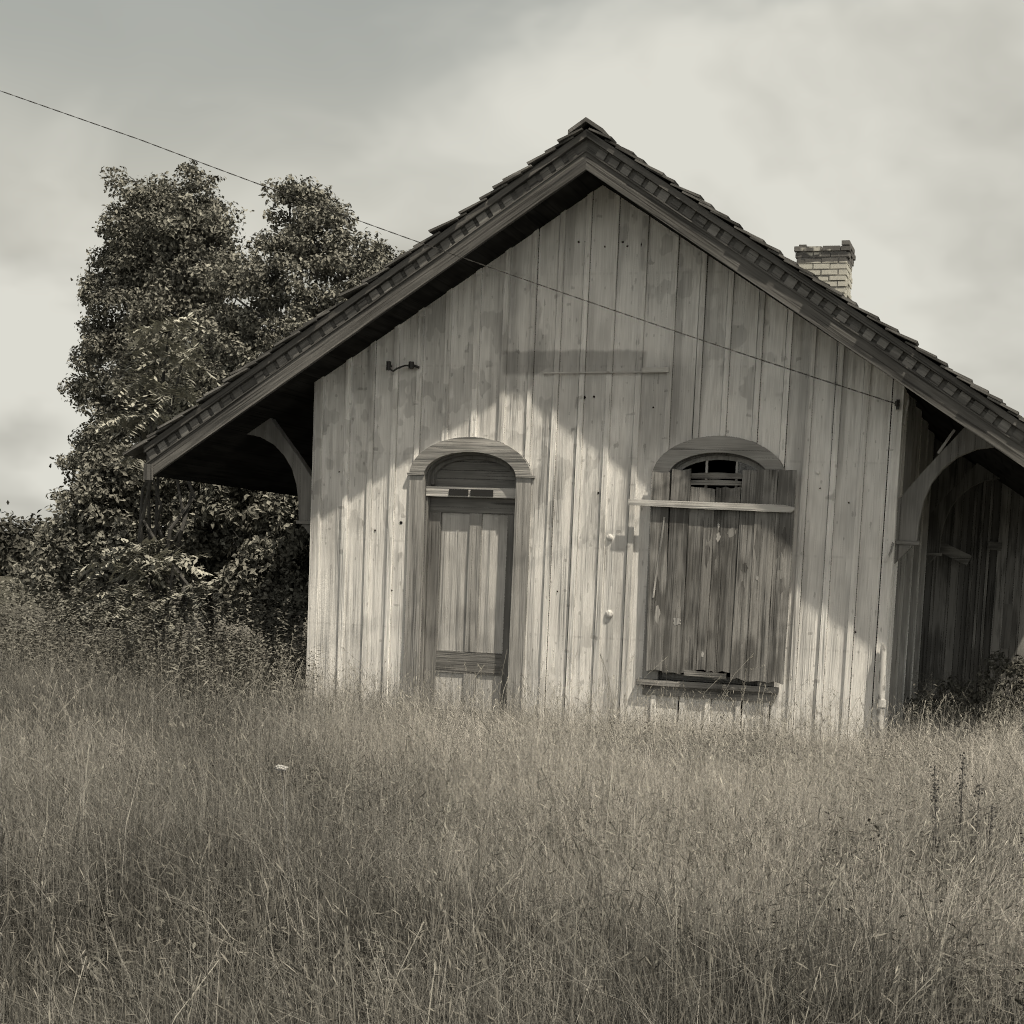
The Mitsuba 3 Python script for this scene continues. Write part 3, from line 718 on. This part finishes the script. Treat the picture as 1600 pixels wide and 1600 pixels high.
def blades(n, seed, h_rng, w_rng, lean, pal, tall=False):
    r = np.random.default_rng(seed)
    x, y = scatter(int(n * 1.3), r)
    keep = r.random(len(x)) < np.clip(0.25 + 2.2 * (field_noise(x, y, 1.6, 37) - 0.22), 0.3, 1)
    x, y = x[keep], y[keep]
    n = len(x)
    clump = 0.6 * field_noise(x, y, 0.9, 31) + 0.4 * field_noise(x, y, 3.1, 33)
    dry = np.clip(0.48 + 0.12 * (x - 1.2) + 0.085 * (y + 6) + 1.9 * (field_noise(x, y, 0.45, 32) - 0.5), 0, 1)  # dry patches, plus vignette falloff painted in as darker blades up front
    h = r.uniform(*h_rng, n) * (0.12 + 1.75 * clump)
    h *= np.where(x > -3.3, np.interp(y, [-4.5, -1.2], [1.0, 0.68]), 1.0)
    w = r.uniform(*w_rng, n)
    az = r.uniform(0, 2 * np.pi, n)
    bd = r.normal(0.3, 0.5, n) * lean
    ba = r.uniform(0, 2 * np.pi, n) * 0.6 + 5.0 * field_noise(x, y, 0.7, 35)
    bx_, by_ = np.cos(ba) * bd * h, np.sin(ba) * bd * h
    base = np.stack([x, y, np.full(n, -0.03)], -1)
    mid = base + np.stack([bx_ * 0.3, by_ * 0.3, h * 0.6], -1)
    tip = base + np.stack([bx_, by_, h * np.clip(1 - 0.35 * bd ** 2, 0.5, 1)], -1)
    s = np.stack([np.cos(az), np.sin(az), 0 * az], -1) * w[:, None] * 0.5
    V = np.stack([base - s, base + s, mid - s * 0.85, mid + s * 0.85, tip], 1).reshape(-1, 3)
    k = np.arange(n)[:, None] * 5
    F = np.concatenate([k + [0, 1, 3], k + [0, 3, 2], k + [2, 3, 4]])
    pick = np.clip(dry + r.normal(0, 0.28, n), 0, 1)
    val = pal[0] * (1 - pick) + pal[1] * pick
    val *= r.uniform(0.75, 1.3, n)
    warm = 1 + 0.03 * pick
    col = np.stack([val * warm, val * 0.99, val * 0.93], -1)
    return V, F, np.repeat(col, 5, 0), tip, (tip - mid), r, dry


V, F, C, n0 = [], [], [], 0


def join(v, f, c):
    global n0
    V.append(v); F.append(f + n0); C.append(c); n0 += len(v)


v, f, c, *_ = blades(275000, 1, (0.25, 0.52), (0.0019, 0.0044), 1.0, (0.075, 0.52))
join(v, f, c)
v, f, c, tip, dirn, r, dry = blades(85000, 2, (0.42, 0.78), (0.0014, 0.0025), 0.9, (0.17, 0.54))
join(v, f, c)
v2, f2_, c2_, *_ = blades(9000, 3, (0.28, 0.55), (0.0045, 0.0085), 1.5, (0.07, 0.36))
join(v2, f2_, c2_)
# seed heads: narrow spindles on the stems
k = r.random(len(tip)) < 0.7
tip, dirn, dry = tip[k], dirn[k], dry[k]
u = dirn / np.linalg.norm(dirn, axis=1, keepdims=True)
n = len(tip)
L, W_ = r.uniform(0.025, 0.07, n)[:, None], r.uniform(0.0011, 0.0030, n)[:, None]
ref = r.normal(size=(n, 3)); e1 = np.cross(u, ref); e1 /= np.linalg.norm(e1, axis=1, keepdims=True); e2 = np.cross(u, e1)
mid = tip + u * L * 0.1
a_, b_ = tip - u * L * 0.45, tip + u * L * 0.55
vv = np.stack([a_, mid + e1 * W_, mid - 0.5 * e1 * W_ + 0.87 * e2 * W_, mid - 0.5 * e1 * W_ - 0.87 * e2 * W_, b_], 1).reshape(-1, 3)
kk = np.arange(n)[:, None] * 5
ff = np.concatenate([kk + q for q in ([0, 2, 1], [0, 3, 2], [0, 1, 3], [4, 1, 2], [4, 2, 3], [4, 3, 1])])
val = (0.19 + 0.27 * dry) * r.uniform(0.7, 1.35, n)
join(vv, ff, np.repeat(np.stack([val * 1.02, val * 0.985, val * 0.9], -1), 5, 0))
# long bent straws and taller stems along the walls
r = np.random.default_rng(9)
x, y = scatter(1500, r)
x2, y2 = np.concatenate([r.uniform(-3.2, 3.0, 330), r.uniform(-6, -3.0, 160)]), r.uniform(-1.4, -0.12, 490)
x, y = np.concatenate([x, x2]), np.concatenate([y, y2])
n = len(x)
h = np.concatenate([r.uniform(0.55, 0.85, n - 490), r.uniform(0.45, 0.95, 490) * np.where(r.random(490) < 0.2, 1.15, 0.85)])
az, ln = r.uniform(0, 2 * np.pi, n), np.abs(r.normal(0.15, 0.3, n)) * h
dirv = np.stack([np.cos(az), np.sin(az), 0 * az], -1)
p0 = np.stack([x, y, np.full(n, -0.03)], -1)
pts = [p0 + dirv * (ln * t ** 2)[:, None] + np.array([0, 0, 1.0]) * (h * (t - 0.12 * t ** 3))[:, None] for t in np.linspace(0, 1, 5)[:, None].repeat(n, 1)]
sv = np.stack([-np.sin(az + 0.7), np.cos(az + 0.7), 0 * az], -1)
wd = r.uniform(0.0011, 0.0019, n)[:, None]
vv = np.stack([q for pt in pts for q in (pt - sv * wd, pt + sv * wd)], 1).reshape(-1, 3)
kk = np.arange(n)[:, None] * 10
ff = np.concatenate([kk + q for i in range(4) for q in ([2 * i, 2 * i + 1, 2 * i + 3], [2 * i, 2 * i + 3, 2 * i + 2])])
val = r.uniform(0.22, 0.42, n)
join(vv, ff, np.repeat(np.stack([val, val * 0.98, val * 0.9], -1), 10, 0))
tipv = pts[-1] - pts[-2]
for q in range(8):      # open panicles
    u = tipv / np.linalg.norm(tipv, axis=1, keepdims=True)
    c = pts[-1] - u * (0.013 * q) + r.normal(size=(n, 3)) * 0.006
    L, W_ = r.uniform(0.012, 0.03, n)[:, None], r.uniform(0.0013, 0.003, n)[:, None]
    u = u + r.normal(size=(n, 3)) * 0.35
    e1 = np.cross(u, r.normal(size=(n, 3))); e1 /= np.linalg.norm(e1, axis=1, keepdims=True)
    vv = np.stack([c - u * L * 0.5, c + e1 * W_, c + u * L * 0.5, c - e1 * W_], 1).reshape(-1, 3)
    kk = np.arange(n)[:, None] * 4
    join(vv, np.concatenate([kk + [0, 1, 2], kk + [0, 2, 3]]), np.repeat(np.stack([val, val * 0.97, val * 0.88], -1), 4, 0))
put('meadow_grass', trimesh.Trimesh(np.concatenate(V), np.concatenate(F), process=False), 'blade', color=np.concatenate(C))
tag('meadow_grass', 'tall dry meadow grass with seed heads in front of the depot', 'grass', kind='stuff')


# ------------------------------------------------------------------ leafy weeds


def weeds(n, xr, yr, hr, lsize, albedo, seed):
    r = np.random.default_rng(seed)
    V, F, C, k = [], [], [], 0
    x, y = r.uniform(*xr, n), r.uniform(*yr, n)
    ok = ~inside_building(x, y)
    for px, py in zip(x[ok], y[ok]):
        h = r.uniform(*hr)
        lean = r.normal(0, 0.12, 2)
        tone = r.uniform(*albedo)
        m = int(h * 42)
        t = np.sort(r.uniform(0.1, 1.0, m))
        P = np.stack([px + lean[0] * t, py + lean[1] * t, h * t - 0.02], -1)
        az = np.arange(m) * 2.4 + r.uniform(0, 6)
        el = r.uniform(-0.3, 0.7, m)
        d = np.stack([np.cos(az) * np.cos(el), np.sin(az) * np.cos(el), np.sin(el)], -1)
        sd = np.stack([-np.sin(az), np.cos(az), 0.25 * np.ones(m)], -1)
        L = (lsize * r.uniform(0.5, 1.2, m) * (1.1 - 0.6 * t))[:, None]
        q = np.stack([P, P + d * L * 0.5 + sd * L * 0.17, P + d * L - [0, 0, 1] * L * 0.15, P + d * L * 0.5 - sd * L * 0.17], 1).reshape(-1, 3)
        kk = k + np.arange(m)[:, None] * 4
        V.append(q); F += [kk + [0, 1, 2], kk + [0, 2, 3]]; k += len(q)
        c = tone * r.uniform(0.7, 1.3, m)
        C.append(np.repeat(c, 4))
    return trimesh.Trimesh(np.concatenate(V), np.concatenate(F), process=False), np.concatenate(C)[:, None] * np.array([1, 0.99, 0.9])


m1, c1 = weeds(950, (-9.5, -3.05), (-1.8, 3.4), (0.75, 1.4), 0.11, (0.10, 0.26), 61)
mw = [weeds(170, (cx - 0.8, cx + 0.8), (cy - 0.6, cy + 0.6), (0.22, 0.48), 0.075, (0.07, 0.2), 700 + i)
      for i, (cx, cy) in enumerate([(2.0, -10.6), (3.4, -9.9), (1.2, -8.2), (-0.4, -6.6), (2.6, -7.4), (4.0, -5.6), (-1.8, -3.9), (0.6, -4.3), (3.0, -3.4), (-3.3, -2.4), (1.6, -2.0), (3.9, -2.4), (-4.6, -1.6)])]
put('meadow_weeds', trimesh.util.concatenate([q[0] for q in mw]), 'blade', color=np.concatenate([q[1] for q in mw]))
tag('meadow_weeds', 'low leafy weeds in loose patches through the meadow grass', 'weeds', kind='stuff')
mw = weeds(230, (3.15, 5.6), (-0.3, 4.6), (0.35, 0.85), 0.085, (0.08, 0.24), 63)
put('wall_weeds', mw[0], 'blade', color=mw[1])
tag('wall_weeds', 'tall weeds along the shaded right side wall', 'weeds', kind='stuff')
m3, c3 = weeds(150, (-5.2, -2.75), (-1.5, -0.12), (0.5, 0.95), 0.10, (0.10, 0.28), 66)
put('leafy_weeds', trimesh.util.concatenate([m1, m3]), 'blade', color=np.concatenate([c1, c3]))
tag('leafy_weeds', 'tall leafy weeds rising between the thicket and the left wall corner', 'weeds', kind='stuff')
m2, c2 = weeds(260, (3.3, 5.2), (-10.2, -6.6), (0.30, 0.52), 0.10, (0.06, 0.13), 62)
put('broadleaf_weeds', m2, 'blade', color=c2)
tag('broadleaf_weeds', 'dark broad-leaved weeds among the grass at the lower right', 'weeds', kind='stuff')

# dark seed stalks of a dock plant, and one pale umbel
DK = numbered('dock_plant')
tag(DK, 'dock plant with dark brown seed stalks in the pale grass at the right', 'plant')
r = np.random.default_rng(64)
for i, (dx, dy, h) in enumerate([(-0.12, 0.0, 0.74), (-0.02, 0.05, 0.80), (0.05, -0.03, 0.66), (0.10, 0.08, 0.55)]):
    b = np.array([4.03 + dx, -7.3 + dy, -0.02])
    tp = b + [dx * 0.35, 0.02, h]
    ST = put('stalk', tube([b, (b + tp) / 2 + [0.01, 0, 0], tp], [0.005, 0.004, 0.002], 5), 'bark', DK)
    seeds = []
    for _ in range(75):
        t = r.uniform(0.45, 1.0)
        o = trimesh.creation.icosphere(subdivisions=0, radius=r.uniform(0.0035, 0.0065))
        o.apply_translation(b + (tp - b) * t + r.normal(size=3) * [0.014, 0.014, 0.01])
        seeds.append(o)
    labels[put('seeds', seeds, 'bark', ST)] = {'kind': 'stuff'}
mm, cc = weeds(1, (4.05, 4.06), (-7.31, -7.3), (0.45, 0.46), 0.2, (0.04, 0.06), 65)
put('leaves', mm, 'blade', DK, color=cc)
UM = numbered('umbel_flower')
tag(UM, 'single tall stem with a pale round flower head in the grass at left', 'flower')
b, tp = np.array([1.53, -9.9, -0.02]), np.array([1.487, -9.94, 0.80])
put('stem', tube([b, (b + tp) / 2 + [0.015, 0, 0], tp], [0.0025, 0.002, 0.0015], 5), 'casing_paint', UM)
fl = []
for _ in range(70):
    u = r.normal(size=3); u /= np.linalg.norm(u)
    o = trimesh.creation.icosphere(subdivisions=0, radius=0.0045)
    o.apply_translation(tp + u * [0.028, 0.028, 0.012] * r.uniform(0.5, 1))
    fl.append(o)
put('head', fl, 'pale_board', UM)
